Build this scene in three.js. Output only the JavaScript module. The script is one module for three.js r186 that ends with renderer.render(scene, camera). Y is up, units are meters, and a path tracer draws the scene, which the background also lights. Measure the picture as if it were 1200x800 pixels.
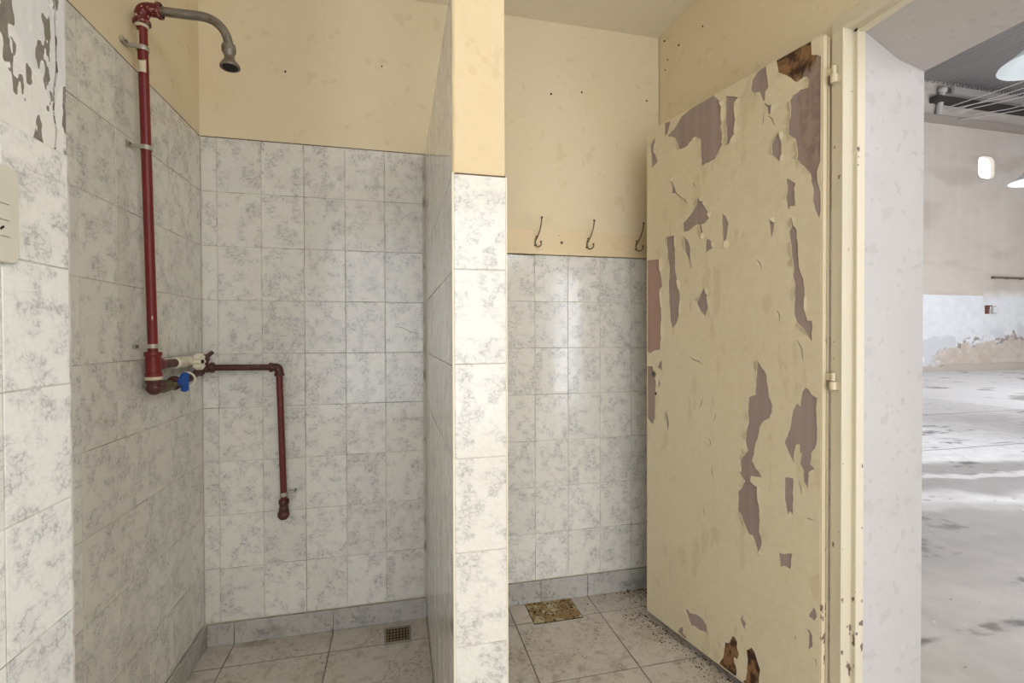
import * as THREE from 'three';
import { mergeGeometries } from 'three/addons/utils/BufferGeometryUtils.js';
import { RectAreaLightUniformsLib } from 'three/addons/lights/RectAreaLightUniformsLib.js';

// ---------------------------------------------------------------- camera, sky, exposure
RectAreaLightUniformsLib.init();
const scene = new THREE.Scene();
const camera = new THREE.PerspectiveCamera(2 * Math.atan(400 / 567.79) * 180 / Math.PI, 1.5, 0.02, 80);
camera.rotation.order = 'YXZ';
camera.position.set(0, 1.1464, 0);
camera.rotation.set(-0.0104, -0.2343, -0.003);
scene.add(camera);
const SKY = new THREE.Color().setRGB(2.6, 2.75, 2.9);
scene.background = SKY;
const renderer = new THREE.WebGLRenderer({ antialias: true });
renderer.toneMapping = THREE.LinearToneMapping;
renderer.toneMappingExposure = 1.1;
renderer.shadowMap.enabled = true;
renderer.shadowMap.type = THREE.PCFSoftShadowMap;

// glowing panes; all but the mirrored gate are unseen and added for light: [name, centre, width, height, towards, radiance]
const GLOW_PANES = [
  ['window_1', [7.45, 2.5, -0.45], 4.6, 4.2, [-1, 0, 0], 4, 'unseen frosted hall window added to light the bathroom through its doorway'],
  ['window_2', [7.45, 2.5, 3.35], 2.4, 4.2, [-1, 0, 0], .8, 'unseen tall hall window added as a light beside the gate'],
  ['window_3', [3.4, 1.16, 4.95], 2.6, 2.28, [0, 0, -1], 6, 'low bright glazed gate mirrored in the glossy tiles'],
  ['window_4', [12.6, 3.0, -3.05], 4.8, 4.0, [0, 0, -1], 5, 'unseen hall window added to light the end wall, nearer the doorway'],
  ['window_5', [18.4, 3.0, -3.05], 4.8, 4.0, [0, 0, -1], 5, 'unseen hall window added to light the end wall around its rounded opening'],
  ['window_6', [-0.25, 1.28, 2.798], 2.7, 2.24, [0, 0, -1], 2.55, 'wide glowing window added behind the viewer to fill the bathroom with light'],
  ['window_7', [1.145, 2.17, 0.65], 0.9, 0.48, [-1, 0, 0], 10, 'high narrow window added to brighten the shower side wall'],
  ['window_8', [1.465, 2.6, -6.6], 4.4, 3.2, [1, 0, 0], 7, 'unseen wide window added to brighten the hall floor'],
];

// ---------------------------------------------------------------- helpers
let seed = 12345;
const rnd = () => { seed = (seed * 1664525 + 1013904223) >>> 0; return seed / 4294967296; };
const rr = (a, b) => a + (b - a) * rnd();
const used = {};
const numbered = (n) => { const k = used[n] = (used[n] ?? -1) + 1; return k ? `${n}_${String(k).padStart(3, '0')}` : n; };
function shade(o) { o.castShadow = true; o.receiveShadow = true; return o; }
function tag(o, label, category, kind, group) {
  o.userData.label = label; o.userData.category = category;
  if (kind) o.userData.kind = kind;
  if (group) o.userData.group = group;
  return o;
}
function thing(name, label, category, pos = [0, 0, 0], kind, group) {
  const g = new THREE.Group(); g.name = numbered(name); g.position.set(...pos); scene.add(g);
  return tag(g, label, category, kind, group);
}
function part(name, geo, mat, parent, label) {
  const m = shade(new THREE.Mesh(geo, mat)); m.name = name; parent.add(m);
  if (label) m.userData.label = label;
  return m;
}
const meshThing = (name, geo, mat, label, category, kind, group) => {
  const m = part(numbered(name), geo, mat, scene); return tag(m, label, category, kind, group);
};
const box = (x0, x1, y0, y1, z0, z1) => new THREE.BoxGeometry(x1 - x0, y1 - y0, z1 - z0).translate((x0 + x1) / 2, (y0 + y1) / 2, (z0 + z1) / 2);
// boxes with uv in metres
function mbox(x0, x1, y0, y1, z0, z1) {
  const g = box(x0, x1, y0, y1, z0, z1), p = g.attributes.position, n = g.attributes.normal, uv = g.attributes.uv;
  for (let i = 0; i < p.count; i++) {
    const x = p.getX(i), y = p.getY(i), z = p.getZ(i);
    if (Math.abs(n.getX(i)) > .5) uv.setXY(i, z, y); else if (Math.abs(n.getY(i)) > .5) uv.setXY(i, x, z); else uv.setXY(i, x, y);
  }
  return g;
}
function uvMetres(g) {           // planar uv by the dominant normal
  const p = g.attributes.position, n = g.attributes.normal, uv = new Float32Array(p.count * 2);
  for (let i = 0; i < p.count; i++) {
    const ax = Math.abs(n.getX(i)), ay = Math.abs(n.getY(i)), az = Math.abs(n.getZ(i));
    if (ax >= ay && ax >= az) { uv[2 * i] = p.getZ(i); uv[2 * i + 1] = p.getY(i); }
    else if (ay >= az) { uv[2 * i] = p.getX(i); uv[2 * i + 1] = p.getZ(i); }
    else { uv[2 * i] = p.getX(i); uv[2 * i + 1] = p.getY(i); }
  }
  g.setAttribute('uv', new THREE.BufferAttribute(uv, 2)); return g;
}
const V = (x, y, z) => new THREE.Vector3(x, y, z);
function cyl(a, b, r0, r1 = r0, seg = 20) {     // cylinder from a to b
  const A = V(...a), B = V(...b), d = B.clone().sub(A), g = new THREE.CylinderGeometry(r1, r0, d.length(), seg);
  g.applyQuaternion(new THREE.Quaternion().setFromUnitVectors(V(0, 1, 0), d.clone().normalize()));
  return g.translate((A.x + B.x) / 2, (A.y + B.y) / 2, (A.z + B.z) / 2);
}
function tube(pts, r, seg = 40, rad = 12, tension = .5) {
  return new THREE.TubeGeometry(new THREE.CatmullRomCurve3(pts.map(p => V(...p)), false, 'catmullrom', tension), seg, r, rad, false);
}
const ball = (c, r) => new THREE.SphereGeometry(r, 18, 12).translate(...c);
function lathe(prof, a, dir, seg = 28) {        // prof [[r, h]...] along dir from a
  const g = new THREE.LatheGeometry(prof.map(([r, h]) => new THREE.Vector2(r, h)), seg);
  g.applyQuaternion(new THREE.Quaternion().setFromUnitVectors(V(0, 1, 0), V(...dir).normalize()));
  return g.translate(...a);
}
const merge = (gs) => mergeGeometries(gs.map(g => {
  const q = g.index ? g.toNonIndexed() : g;
  for (const k of Object.keys(q.attributes)) if (!['position', 'normal', 'uv'].includes(k)) q.deleteAttribute(k);
  return q;
}));

// ---------------------------------------------------------------- noise and textures
function lattice(n, s0) {
  let s = s0 >>> 0; const a = new Float32Array(n * n);
  for (let i = 0; i < n * n; i++) { s = (s * 1664525 + 1013904223) >>> 0; a[i] = s / 4294967296; }
  return a;
}
const LAT = 256, LA = lattice(LAT, 77);
function vnoise(x, y, px, py, o) {                // value noise, period px, py cells
  const xi = Math.floor(x), yi = Math.floor(y); let fx = x - xi, fy = y - yi;
  fx = fx * fx * (3 - 2 * fx); fy = fy * fy * (3 - 2 * fy);
  const x0 = ((xi % px) + px) % px, x1 = (x0 + 1) % px, y0 = ((yi % py) + py) % py, y1 = (y0 + 1) % py;
  const g = (i, j) => LA[((i + o * 37) & 255) + (((j + o * 91) & 255) << 8)];
  const a = g(x0, y0), b = g(x1, y0), c = g(x0, y1), d = g(x1, y1);
  return a + (b - a) * fx + (c - a) * fy + (a - b - c + d) * fx * fy;
}
function fbm(u, v, f, oct, o, fy = f) {           // u, v in 0..1, tiling
  let s = 0, w = .5, t = 0;
  for (let k = 0; k < oct; k++) { s += w * vnoise(u * f, v * fy, f, fy, o + k); t += w; w *= .55; f *= 2; fy *= 2; }
  return s / t;
}
const sst = (a, b, x) => { const t = Math.min(1, Math.max(0, (x - a) / (b - a))); return t * t * (3 - 2 * t); };
const mix3 = (a, b, t) => [a[0] + (b[0] - a[0]) * t, a[1] + (b[1] - a[1]) * t, a[2] + (b[2] - a[2]) * t];
function dataTex(w, h, fn, srgb = true, repeat = true) {
  const d = new Uint8Array(w * h * 4);
  for (let j = 0; j < h; j++) for (let i = 0; i < w; i++) {
    const c = fn((i + .5) / w, (j + .5) / h), k = 4 * (j * w + i);
    d[k] = Math.max(0, Math.min(255, c[0])); d[k + 1] = Math.max(0, Math.min(255, c[1])); d[k + 2] = Math.max(0, Math.min(255, c[2])); d[k + 3] = 255;
  }
  const t = new THREE.DataTexture(d, w, h); t.magFilter = THREE.LinearFilter; t.minFilter = THREE.LinearFilter;
  if (repeat) t.wrapS = t.wrapT = THREE.RepeatWrapping;
  if (srgb) t.colorSpace = THREE.SRGBColorSpace;
  t.needsUpdate = true; return t;
}
const rep = (t, sx, sy = sx) => { t.repeat.set(1 / sx, 1 / sy); return t; };   // metres per repeat

// marbled grey-on-white glaze of the wall tiles (0.9 m repeat)
const veins = (u, v) => {
  const wu = u + .02 * (fbm(u, v, 9, 3, 3) - .5), wv = v + .02 * (fbm(u, v, 9, 3, 7) - .5);
  const cl = sst(.36, .74, fbm(u, v, 30, 3, 11));                       // clusters
  const sc = 1 - Math.abs(2 * fbm(wu + .3 * wv, wv, 76, 2, 19, 104) - 1);   // scribbles
  const line = sst(.80, .98, sc);
  const spk = sst(.50, .82, fbm(u, v, 128, 2, 29));
  return { cl, d: Math.min(1, .10 * cl + .58 * line * (.16 + .84 * cl) + .42 * spk * (.18 + .82 * cl)), b: fbm(u, v, 40, 4, 41) };
};
const tileMap = dataTex(1024, 1024, (u, v) => {
  const { d, cl } = veins(u, v), base = mix3([236, 235, 229], [230, 229, 225], cl);
  return mix3(base, [146, 146, 143], d * .58);
});
const tileBump = dataTex(512, 512, (u, v) => { const { d, b } = veins(u, v), k = 130 + 90 * (b - .5) - 60 * d; return [k, k, k]; }, false);
rep(tileMap, .9); rep(tileBump, .9);
const tileMat = (hex, rough) => new THREE.MeshPhysicalMaterial({ color: hex, map: tileMap, bumpMap: tileBump, bumpScale: .0004, roughness: rough, specularIntensity: .85 });
const TILE = [tileMat(0xfffdf8, .13), tileMat(0xf7f5f0, .15), tileMat(0xfbf8f2, .11)];
const groutTex = rep(dataTex(256, 256, (u, v) => { const n = fbm(u, v, 12, 4, 5), m = fbm(u, v, 64, 2, 9); return mix3([214, 208, 195], [142, 130, 112], sst(.45, .78, n) * .75 + .15 * m); }), .7);
const GROUT = new THREE.MeshStandardMaterial({ map: groutTex, roughness: .95 });

// cream limewash
const creamTex = rep(dataTex(1024, 1024, (u, v) => {
  const n = fbm(u, v, 5, 5, 2), m = fbm(u, v, 90, 3, 13), s = sst(.72, .8, fbm(u, v, 30, 3, 23));
  return mix3(mix3([238, 224, 192], [232, 215, 178], n), [206, 184, 142], .12 * m + .22 * s);
}), 1.6);
const creamBump = rep(dataTex(512, 512, (u, v) => { const k = 255 * (.6 * fbm(u, v, 10, 4, 31) + .4 * fbm(u, v, 70, 2, 33)); return [k, k, k]; }, false), .8);
const CREAM = new THREE.MeshStandardMaterial({ map: creamTex, bumpMap: creamBump, bumpScale: .0012, roughness: .85 });
const CREAM_COLUMN = new THREE.MeshStandardMaterial({ map: creamTex, color: 0xf4ecdf, bumpMap: creamBump, bumpScale: .0018, roughness: .7 });
const ceilTex = rep(dataTex(512, 512, (u, v) => mix3(mix3([246, 240, 222], [240, 232, 210], fbm(u, v, 5, 5, 92)), [222, 208, 178], .14 * fbm(u, v, 80, 2, 95))), 1.7);
const CEIL = new THREE.MeshStandardMaterial({ map: ceilTex, bumpMap: creamBump, bumpScale: .002, roughness: .9 });
// white render on the door reveal and the hall side
const whiteTex = rep(dataTex(512, 512, (u, v) => {
  const n = fbm(u, v, 6, 5, 8), s = sst(.66, .78, fbm(u, v, 16, 4, 51)), k = sst(.74, .80, fbm(u, v, 60, 2, 57));
  return mix3(mix3([201, 196, 191], [192, 187, 182], n), [160, 152, 145], .2 * s + .22 * k);
}), 1.1);
const BRIGHT = new THREE.MeshStandardMaterial({ color: 0xf1efe9, roughness: .9 });
const WHITE = new THREE.MeshStandardMaterial({ map: whiteTex, bumpMap: creamBump, bumpScale: .0009, roughness: .85 });
// ---------------------------------------------------------------- room shell
const XL = -.696, XN = -.56, XR = 1.168, ZB = -2.0, ZP = -1.018, XP0 = .115, XP1 = .2325, H = 2.5, ZF = 2.8, XH = 1.425;
const Z_J = -1.047, Z_J2 = -.345;          // doorway jambs
const G = .003, T = .0016;                  // tile bed and proud thickness

function tileGeo(w, h, u0, v0) {            // chamfered tile, face at z = 0, going back T
  const c = .0009, x = w / 2, y = h / 2, xi = x - c, yi = y - c, P = [], N = [], U = [];
  const q = (a, b, cc, d) => {
    const A = V(...a), B = V(...b), C = V(...cc), n = B.clone().sub(A).cross(C.clone().sub(A)).normalize();
    for (const p of [a, b, cc, a, cc, d]) { P.push(...p); N.push(n.x, n.y, n.z); U.push(u0 + p[0], v0 + p[1]); }
  };
  const zc = -.0005, zb = -T;
  q([-xi, -yi, 0], [xi, -yi, 0], [xi, yi, 0], [-xi, yi, 0]);
  const I = [[-xi, -yi], [xi, -yi], [xi, yi], [-xi, yi]], O = [[-x, -y], [x, -y], [x, y], [-x, y]];
  for (let k = 0; k < 4; k++) {
    const m = (k + 1) % 4;
    q([...O[k], zc], [...O[m], zc], [...I[m], 0], [...I[k], 0]);
    q([...O[k], zb], [...O[m], zb], [...O[m], zc], [...O[k], zc]);
  }
  const g = new THREE.BufferGeometry();
  g.setAttribute('position', new THREE.Float32BufferAttribute(P, 3)); g.setAttribute('normal', new THREE.Float32BufferAttribute(N, 3)); g.setAttribute('uv', new THREE.Float32BufferAttribute(U, 2));
  return g;
}
const geoCache = new Map();
function tileOf(w, h) {
  const k = `${Math.round(w * 1000)}_${Math.round(h * 1000)}_${Math.floor(rnd() * (w > .12 && h > .15 ? 48 : 6))}`;
  if (!geoCache.has(k)) geoCache.set(k, tileGeo(w, h, rnd() * .9, rnd() * .9));
  return geoCache.get(k);
}
// cols, rows: joint positions; face: 'z+' (looks to +z at z = at), 'x+' or 'x-'
function tiles(parent, face, at, cols, rows, opt = {}) {
  const gap = opt.gap ?? .0024, mats = opt.mats ?? TILE, tilt = opt.tilt ?? .0022;
  for (let i = 0; i + 1 < cols.length; i++) for (let j = 0; j + 1 < rows.length; j++) {
    const w = Math.abs(cols[i + 1] - cols[i]) - gap, h = Math.abs(rows[j + 1] - rows[j]) - gap;
    if (w < .006 || h < .006) continue;
    const m = part(opt.name ?? 'tile', tileOf(w, h), mats[Math.floor(rnd() * mats.length)], parent);
    const c = (cols[i] + cols[i + 1]) / 2, y = (rows[j] + rows[j + 1]) / 2, off = rr(-.0002, .0002);
    if (face === 'z+') m.position.set(c, y, at + off);
    else if (face === 'x+') { m.position.set(at + off, y, c); m.rotation.y = Math.PI / 2; }
    else if (face === 'x-') { m.position.set(at + off, y, c); m.rotation.y = -Math.PI / 2; }
    else if (face === 'y+') { m.position.set(c, at + off, y); m.rotation.x = -Math.PI / 2; }
    m.rotateX(rr(-tilt, tilt)); m.rotateY(rr(-tilt, tilt));
  }
}
const seq = (lo, hi, j0, step) => {         // joints j0 + k step between lo and hi, with both ends
  const a = [lo]; for (let k = Math.ceil((lo + .004 - j0) / step); j0 + k * step < hi - .004; k++) a.push(j0 + k * step); a.push(hi); return a;
};
const rowsTo = (base, top) => seq(base, top, top, .2);

// back wall: shower and changing niche in one plane
const wallBack = meshThing('wall_back', mbox(XL - .15, XR, 0, H, ZB - .15, ZB - G), CREAM, 'cream painted back wall with grey marbled tiles on its lower part', 'wall', 'structure');
part('grout', mbox(XL, XP0, .084, 1.884, ZB - G, ZB - T), GROUT, wallBack);
tiles(wallBack, 'z+', ZB, seq(XL, XP0 - .003, -.6425, .15), rowsTo(.084, 1.884));
part('grout', mbox(XP1, XR, .096, 1.496, ZB - G, ZB - T), GROUT, wallBack);
tiles(wallBack, 'z+', ZB, seq(XP1 + .002, XR - .002, .5788, .15), rowsTo(.096, 1.496), { tilt: .0035 });
// small plugs and nail holes in the plaster
const DARK = new THREE.MeshStandardMaterial({ color: 0x1d1712, roughness: .9 });
for (const [x, y, r] of [[.654, 2.19, .0045], [.795, 2.213, .004], [1.108, 2.21, .004], [-.405, 2.155, .004], [-.05, 2.22, .003]])
  part('nail_hole', new THREE.CylinderGeometry(r, r * .7, .004, 8).rotateX(Math.PI / 2).translate(x, y, ZB - G + .001), DARK, wallBack);

part('tile_crack', merge([tube([[-.005, 1.187, ZB + .0002], [.02, 1.184, ZB + .0002], [.045, 1.172, ZB + .0002], [.058, 1.160, ZB + .0002]], .0007, 20, 5), tube([[.05, 1.168, ZB + .0002], [.075, 1.163, ZB + .0002], [.09, 1.158, ZB + .0002]], .0006, 14, 5)]), DARK, wallBack, 'dark hairline crack in a tile');
// dirt-filled joints along the upper tile edges
const JOINT = new THREE.MeshStandardMaterial({ map: rep(dataTex(256, 64, (u, v) => mix3([126, 104, 74], [74, 58, 40], fbm(u, v, 20, 3, 911, 4))), .5), roughness: 1 });
part('dirty_joint', mbox(XL, XP0, 1.8835, 1.8868, ZB - G, ZB - .0012), JOINT, wallBack);
part('dirty_joint', mbox(XP1, XR, 1.4925, 1.4968, ZB - .0016, ZB - .0004), JOINT, wallBack);
// shower's left wall
const wallLeft = meshThing('wall_left', mbox(XL - .15, XL - G, 0, H, ZB - G, ZP + .0), CREAM, 'shower side wall behind the red riser pipe, marbled tiles below cream paint', 'wall', 'structure');
part('grout', mbox(XL - G, XL - T, .084, 1.884, ZB, ZP), GROUT, wallLeft);
tiles(wallLeft, 'x+', XL, seq(ZB, ZP, -1.295, .15), rowsTo(.084, 1.884));

part('dirty_joint', mbox(XL - G, XL - .0012, 1.8835, 1.8864, ZB, ZP), JOINT, wallLeft);
// room's left wall, standing forward of the shower wall
const plasterTex = (() => {
  const c = document.createElement('canvas'); c.width = 1024; c.height = 1024; const x = c.getContext('2d');
  x.fillStyle = '#dedbd2'; x.fillRect(0, 0, 1024, 1024);
  const im = x.getImageData(0, 0, 1024, 1024), d = im.data;
  for (let j = 0; j < 1024; j++) for (let i = 0; i < 1024; i++) {
    const u = i / 1024, v = j / 1024, k = 4 * (j * 1024 + i);
    const peel = sst(.60, .63, fbm(u, v, 30, 3, 61, 15)), scrape = sst(.55, .62, fbm(u, v, 34, 3, 67, 20)) * sst(.46, .56, fbm(u, v, 5, 3, 71, 4)), film = sst(.52, .56, fbm(u, v, 3, 4, 83));
    let col = mix3([222, 218, 207], [206, 204, 200], film * .7);
    col = mix3(col, mix3([138, 131, 117], [112, 103, 90], fbm(u, v, 60, 2, 75)), Math.min(1, peel + scrape));
    const edge = sst(.585, .60, fbm(u, v, 30, 3, 61, 15)) * (1 - peel); col = mix3(col, [236, 233, 226], edge * .8);
    d[k] = col[0]; d[k + 1] = col[1]; d[k + 2] = col[2];
  }
  x.putImageData(im, 0, 0);
  const t = new THREE.CanvasTexture(c); t.colorSpace = THREE.SRGBColorSpace; t.wrapS = t.wrapT = THREE.RepeatWrapping; return rep(t, .62);
})();
const PLASTER = new THREE.MeshStandardMaterial({ map: plasterTex, bumpMap: creamBump, bumpScale: .004, roughness: .92 });
const ZA = .4, XA = -2.3;                // room widened out of view to fit the added light window
const wallNear = meshThing('wall_left_near', mbox(XL - .15, XN - .08, 0, H, ZP, ZA), new THREE.MeshStandardMaterial({ color: 0x9a8d78, roughness: 1 }), 'room side wall with light switch, marbled tiles below cracked flaking plaster', 'wall', 'structure');
part('mortar_bed', mbox(XN - .08, XN - G, 0, 1.466, ZP + .004, ZA), CREAM, wallNear);
part('grout', mbox(XN - G, XN - T, .0, 1.466, ZP, ZA), GROUT, wallNear);
tiles(wallNear, 'x+', XN, seq(ZP + .002, ZA, -.862, .15), rowsTo(.0, 1.466));
{ // plaster above the tiles: two pieces parted by a ragged crack
  const n = 60, L = [], R = [];
  const cz = [[1.466, -.987], [1.50, -.991], [1.53, -.984], [1.561, -.985], [1.60, -.994], [1.637, -.993], [1.70, -.991], [1.724, -.992], [1.9, -.995], [2.2, -.99], [2.5, -.99]];
  for (let k = 0; k <= n; k++) {
    const y = 1.466 + (H - 1.466) * k / n; let i = 0; while (i < cz.length - 2 && cz[i + 1][0] < y) i++;
    const t = (y - cz[i][0]) / (cz[i + 1][0] - cz[i][0]), z = cz[i][1] + (cz[i + 1][1] - cz[i][1]) * t, j = rr(-.0014, .0014), w = .0034 + .003 * rnd();
    L.push([z + j + w / 2, y]); R.push([z + j - w / 2 + rr(-.0005, .0005), y]);
  }
  const ex = (pts) => uvMetres(new THREE.ExtrudeGeometry(new THREE.Shape(pts.map(p => new THREE.Vector2(-p[0], p[1]))), { depth: .0755, bevelEnabled: false }).rotateY(Math.PI / 2).translate(XN - .0795, 0, 0));
  part('plaster_slab', ex([...L, [ZA, H], [ZA, 1.466]]), PLASTER, wallNear, 'flaking white plaster with grey scraped patches');
  part('plaster_slab', ex([[ZP + .002, 1.466], [ZP + .002, H], ...R.reverse()]), PLASTER, wallNear, 'narrow plaster strip split off by a crack');
}

// partition and column between shower and changing niche
const wallMid = meshThing('wall_partition', merge([mbox(XP0 + G, XP1 - G, 0, 1.881, ZB - G, ZP - .1), mbox(XP0 + G, XP1 - G - .001, 0, H, ZP - .1, ZP - G)]), CREAM_COLUMN, 'low tiled partition of the shower ending in a cream painted column', 'wall', 'structure');
part('grout', mbox(XP0 + T, XP0 + G, 0, 1.884, ZB, ZP - .001), GROUT, wallMid);
part('grout', mbox(XP0 + .001, XP1 - .001, 0, 1.488, ZP - G, ZP - T), GROUT, wallMid);
part('grout', mbox(XP1 - G, XP1 - T, 0, 1.496, ZB, ZP - .001), GROUT, wallMid);
tiles(wallMid, 'x-', XP0, seq(ZB, ZP - .003, ZP - .075, .15), rowsTo(.0, 1.884));
tiles(wallMid, 'z+', ZP, [XP0 + .003, XP1 - .002], rowsTo(.0, 1.488));
tiles(wallMid, 'x+', XP1, seq(ZB, ZP - .003, ZP, .15), rowsTo(.096, 1.496));
part('dirty_joint', mbox(XP0 + .001, XP1 - .001, 1.4875, 1.4905, ZP - G - .001, ZP - .001), JOINT, wallMid);
{ // raised cream corner beads of the column
  const bead = new THREE.MeshStandardMaterial({ color: 0xf0e6cc, roughness: .5 });
  part('corner_bead', cyl([XP0 + .0015, 0, ZP - .0015], [XP0 + .0015, 1.49, ZP - .0015], .0022, .0022, 10), bead, wallMid, 'cream corner bead');
  const pts = []; for (let k = 0; k <= 24; k++) pts.push([XP0 + G + .0005 + rr(-.0007, .0007), 1.488 + (H - 1.49) * k / 24, ZP - G + rr(-.0006, .0006)]);
  part('corner_bead', tube(pts, .0035, 80, 8), CREAM_COLUMN, wallMid);
  part('corner_bead', cyl([XP1 - .0012, 0, ZP - .0012], [XP1 - .0012, 1.488, ZP - .0012], .0016, .0016, 10), bead, wallMid, 'white corner bead');
}

// right wall with the doorway
{
  const splay = uvMetres(new THREE.ExtrudeGeometry(new THREE.Shape([[XR + G, Z_J2 + .046], [1.221, Z_J2 + .046], [XH, .48], [XH, ZF], [XR + G, ZF]].map(p => new THREE.Vector2(p[0], -p[1]))), { depth: H, bevelEnabled: false }).rotateX(-Math.PI / 2));  // unseen flare of the jamb, shaped to let gate light reach the niche
  const g = merge([mbox(XR + G, XH, 0, H, ZB - .15, Z_J - .046), splay, mbox(XR + G, XH, 2.0, H, Z_J - .046, .48)]);
  const w = meshThing('wall_right', g, CREAM, 'cream painted wall with the doorway to the hall', 'wall', 'structure');
  part('grout', mbox(XR + T, XR + G, .096, 1.496, ZB, Z_J - .05), GROUT, w);
  tiles(w, 'x-', XR, seq(ZB, Z_J - .05, -1.85, .15), rowsTo(.096, 1.496));
  for (const [z, y, r] of [[-1.843, 2.377, .004], [-1.929, 2.363, .0035], [-1.678, 2.354, .003], [-1.95, 2.33, .003], [-1.955, 2.46, .004]])
    part('nail_hole', new THREE.CylinderGeometry(r, r * .7, .004, 8).rotateZ(Math.PI / 2).translate(XR + G - .001, y, z), DARK, w);
  // white render of the reveals and the sloping head
  part('reveal', mbox(1.221, XH + .001, 0, 1.96, Z_J - .046, Z_J), WHITE, w, 'white plastered door reveal');
  const s = new THREE.Shape([[1.221, 2.0], [1.221, 1.957], [1.338, 1.897], [XH + .001, 1.877], [XH + .001, 2.0]].map(p => new THREE.Vector2(...p)));
  part('lintel', uvMetres(new THREE.ExtrudeGeometry(s, { depth: .48 - Z_J, bevelEnabled: false }).translate(0, 0, Z_J)), WHITE, w, 'white plastered sloping lintel');
}
// ceiling, front wall behind the viewer, floor
meshThing('ceiling', merge([mbox(XL - .15, XH, H, H + .15, ZB - .15, ZF + .15), mbox(XA - .15, XL - .15, H, H + .15, ZA - .15, ZF + .15)]), CEIL, 'cream painted plaster ceiling', 'ceiling', 'structure');
meshThing('wall_front', merge([mbox(XA - .15, XH, 0, .16, ZF, ZF + .15), mbox(XA - .15, XH, 2.40, H, ZF, ZF + .15), mbox(XA - .15, -1.6, .16, 2.40, ZF, ZF + .15), mbox(1.1, XH, .16, 2.40, ZF, ZF + .15)]), BRIGHT, 'white unseen wall holding the added light window facing the shower', 'wall', 'structure');  // opening cut for the added light window
meshThing('wall_alcove', merge([mbox(XA - .15, XA, 0, H, ZA - .15, ZF), mbox(XA, XL - .15, 0, H, ZA - .15, ZA)]), BRIGHT, 'white unseen walls of the alcove added to fit the wide light window', 'wall', 'structure');

// floor tiles
const floorTex = (o, a, b, c, dirt) => rep(dataTex(512, 512, (u, v) => {
  const n = fbm(u, v, 6, 5, o), s = sst(.55, .75, fbm(u, v, 22, 4, o + 3)), k = sst(.62, .74, fbm(u, v, 90, 2, o + 6)), l = 1 - Math.abs(2 * fbm(u, v, 18, 3, o + 9) - 1);
  return mix3(mix3(mix3(a, b, n), c, .5 * s + .3 * sst(.85, .98, l)), dirt, .42 * k * sst(.4, .65, n));
}), .75);
const floorMat = (t, rough) => new THREE.MeshStandardMaterial({ map: t, bumpMap: tileBump, bumpScale: .001, roughness: rough });
const FLOOR_CLEAN = floorMat(floorTex(101, [214, 205, 194], [196, 186, 174], [166, 154, 140], [110, 94, 76]), .42);
{
  const f = meshThing('floor', merge([mbox(XL - .15, XH, -.2, -G, ZB - .15, ZF + .15), mbox(XA - .15, XL - .15, -.2, 0, ZA - .15, ZF + .15)]), new THREE.MeshStandardMaterial({ color: 0x8e8274, roughness: 1 }), 'floor of large marbled stoneware tiles through shower and changing niche', 'floor', 'structure');
  const xs = [XL, -.595, -.245, XP0, XP1, .455, .815, XR], zs = [ZB, -1.86, -1.52, -1.18, -.84, -.5, -.16, .18, .52, .86, 1.2, 1.54, 1.88, 2.22, 2.56, ZF];
  for (let i = 0; i + 1 < xs.length; i++) for (let j = 0; j + 1 < zs.length; j++) {
    if (i === 3 && zs[j + 1] <= ZP - .1) continue;
    const mats = [FLOOR_CLEAN];
    if (zs[j] > ZP - .2 && xs[i] < XN - .04) { if (i === 0) continue; }
    tiles(f, 'y+', 0, [xs[i], xs[i + 1]], [zs[j], zs[j + 1]], { mats, gap: .004, name: 'floor_tile', tilt: .0015 });
  }
  tiles(f, 'y+', 0, [XR + .004, XH], [Z_J, Z_J2], { mats: [FLOOR_CLEAN], gap: .004, name: 'threshold' });
}
// skirting tiles
const skirtTex = floorTex(161, [196, 192, 184], [174, 171, 164], [142, 140, 134], [110, 102, 90]);
const SKIRT = floorMat(skirtTex, .35);
{
  const b = thing('baseboard_back', 'grey stoneware skirting tiles along the back wall', 'skirting', [0, 0, 0], 'structure');
  const run = (xs, h) => { for (let i = 0; i + 1 < xs.length; i++) part('skirting_tile', mbox(xs[i] + .0013, xs[i + 1] - .0013, .0012, h - .002, ZB, ZB + .009), SKIRT, b); };
  run([XL + .01, -.595, -.245, XP0 - .001], .084); run([XP1 + .001, .6, .815, XR], .096);
  const l = thing('baseboard_left', 'grey stoneware skirting tiles along the shower side wall', 'skirting', [0, 0, 0], 'structure');
  const zs = [ZB, -1.86, -1.51, -1.16, ZP];
  for (let i = 0; i + 1 < zs.length; i++) part('skirting_tile', mbox(XL, XL + .009, .0012, .082, zs[i] + (i ? .0013 : .0095), zs[i + 1] - .0013), SKIRT, l);
}
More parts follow.
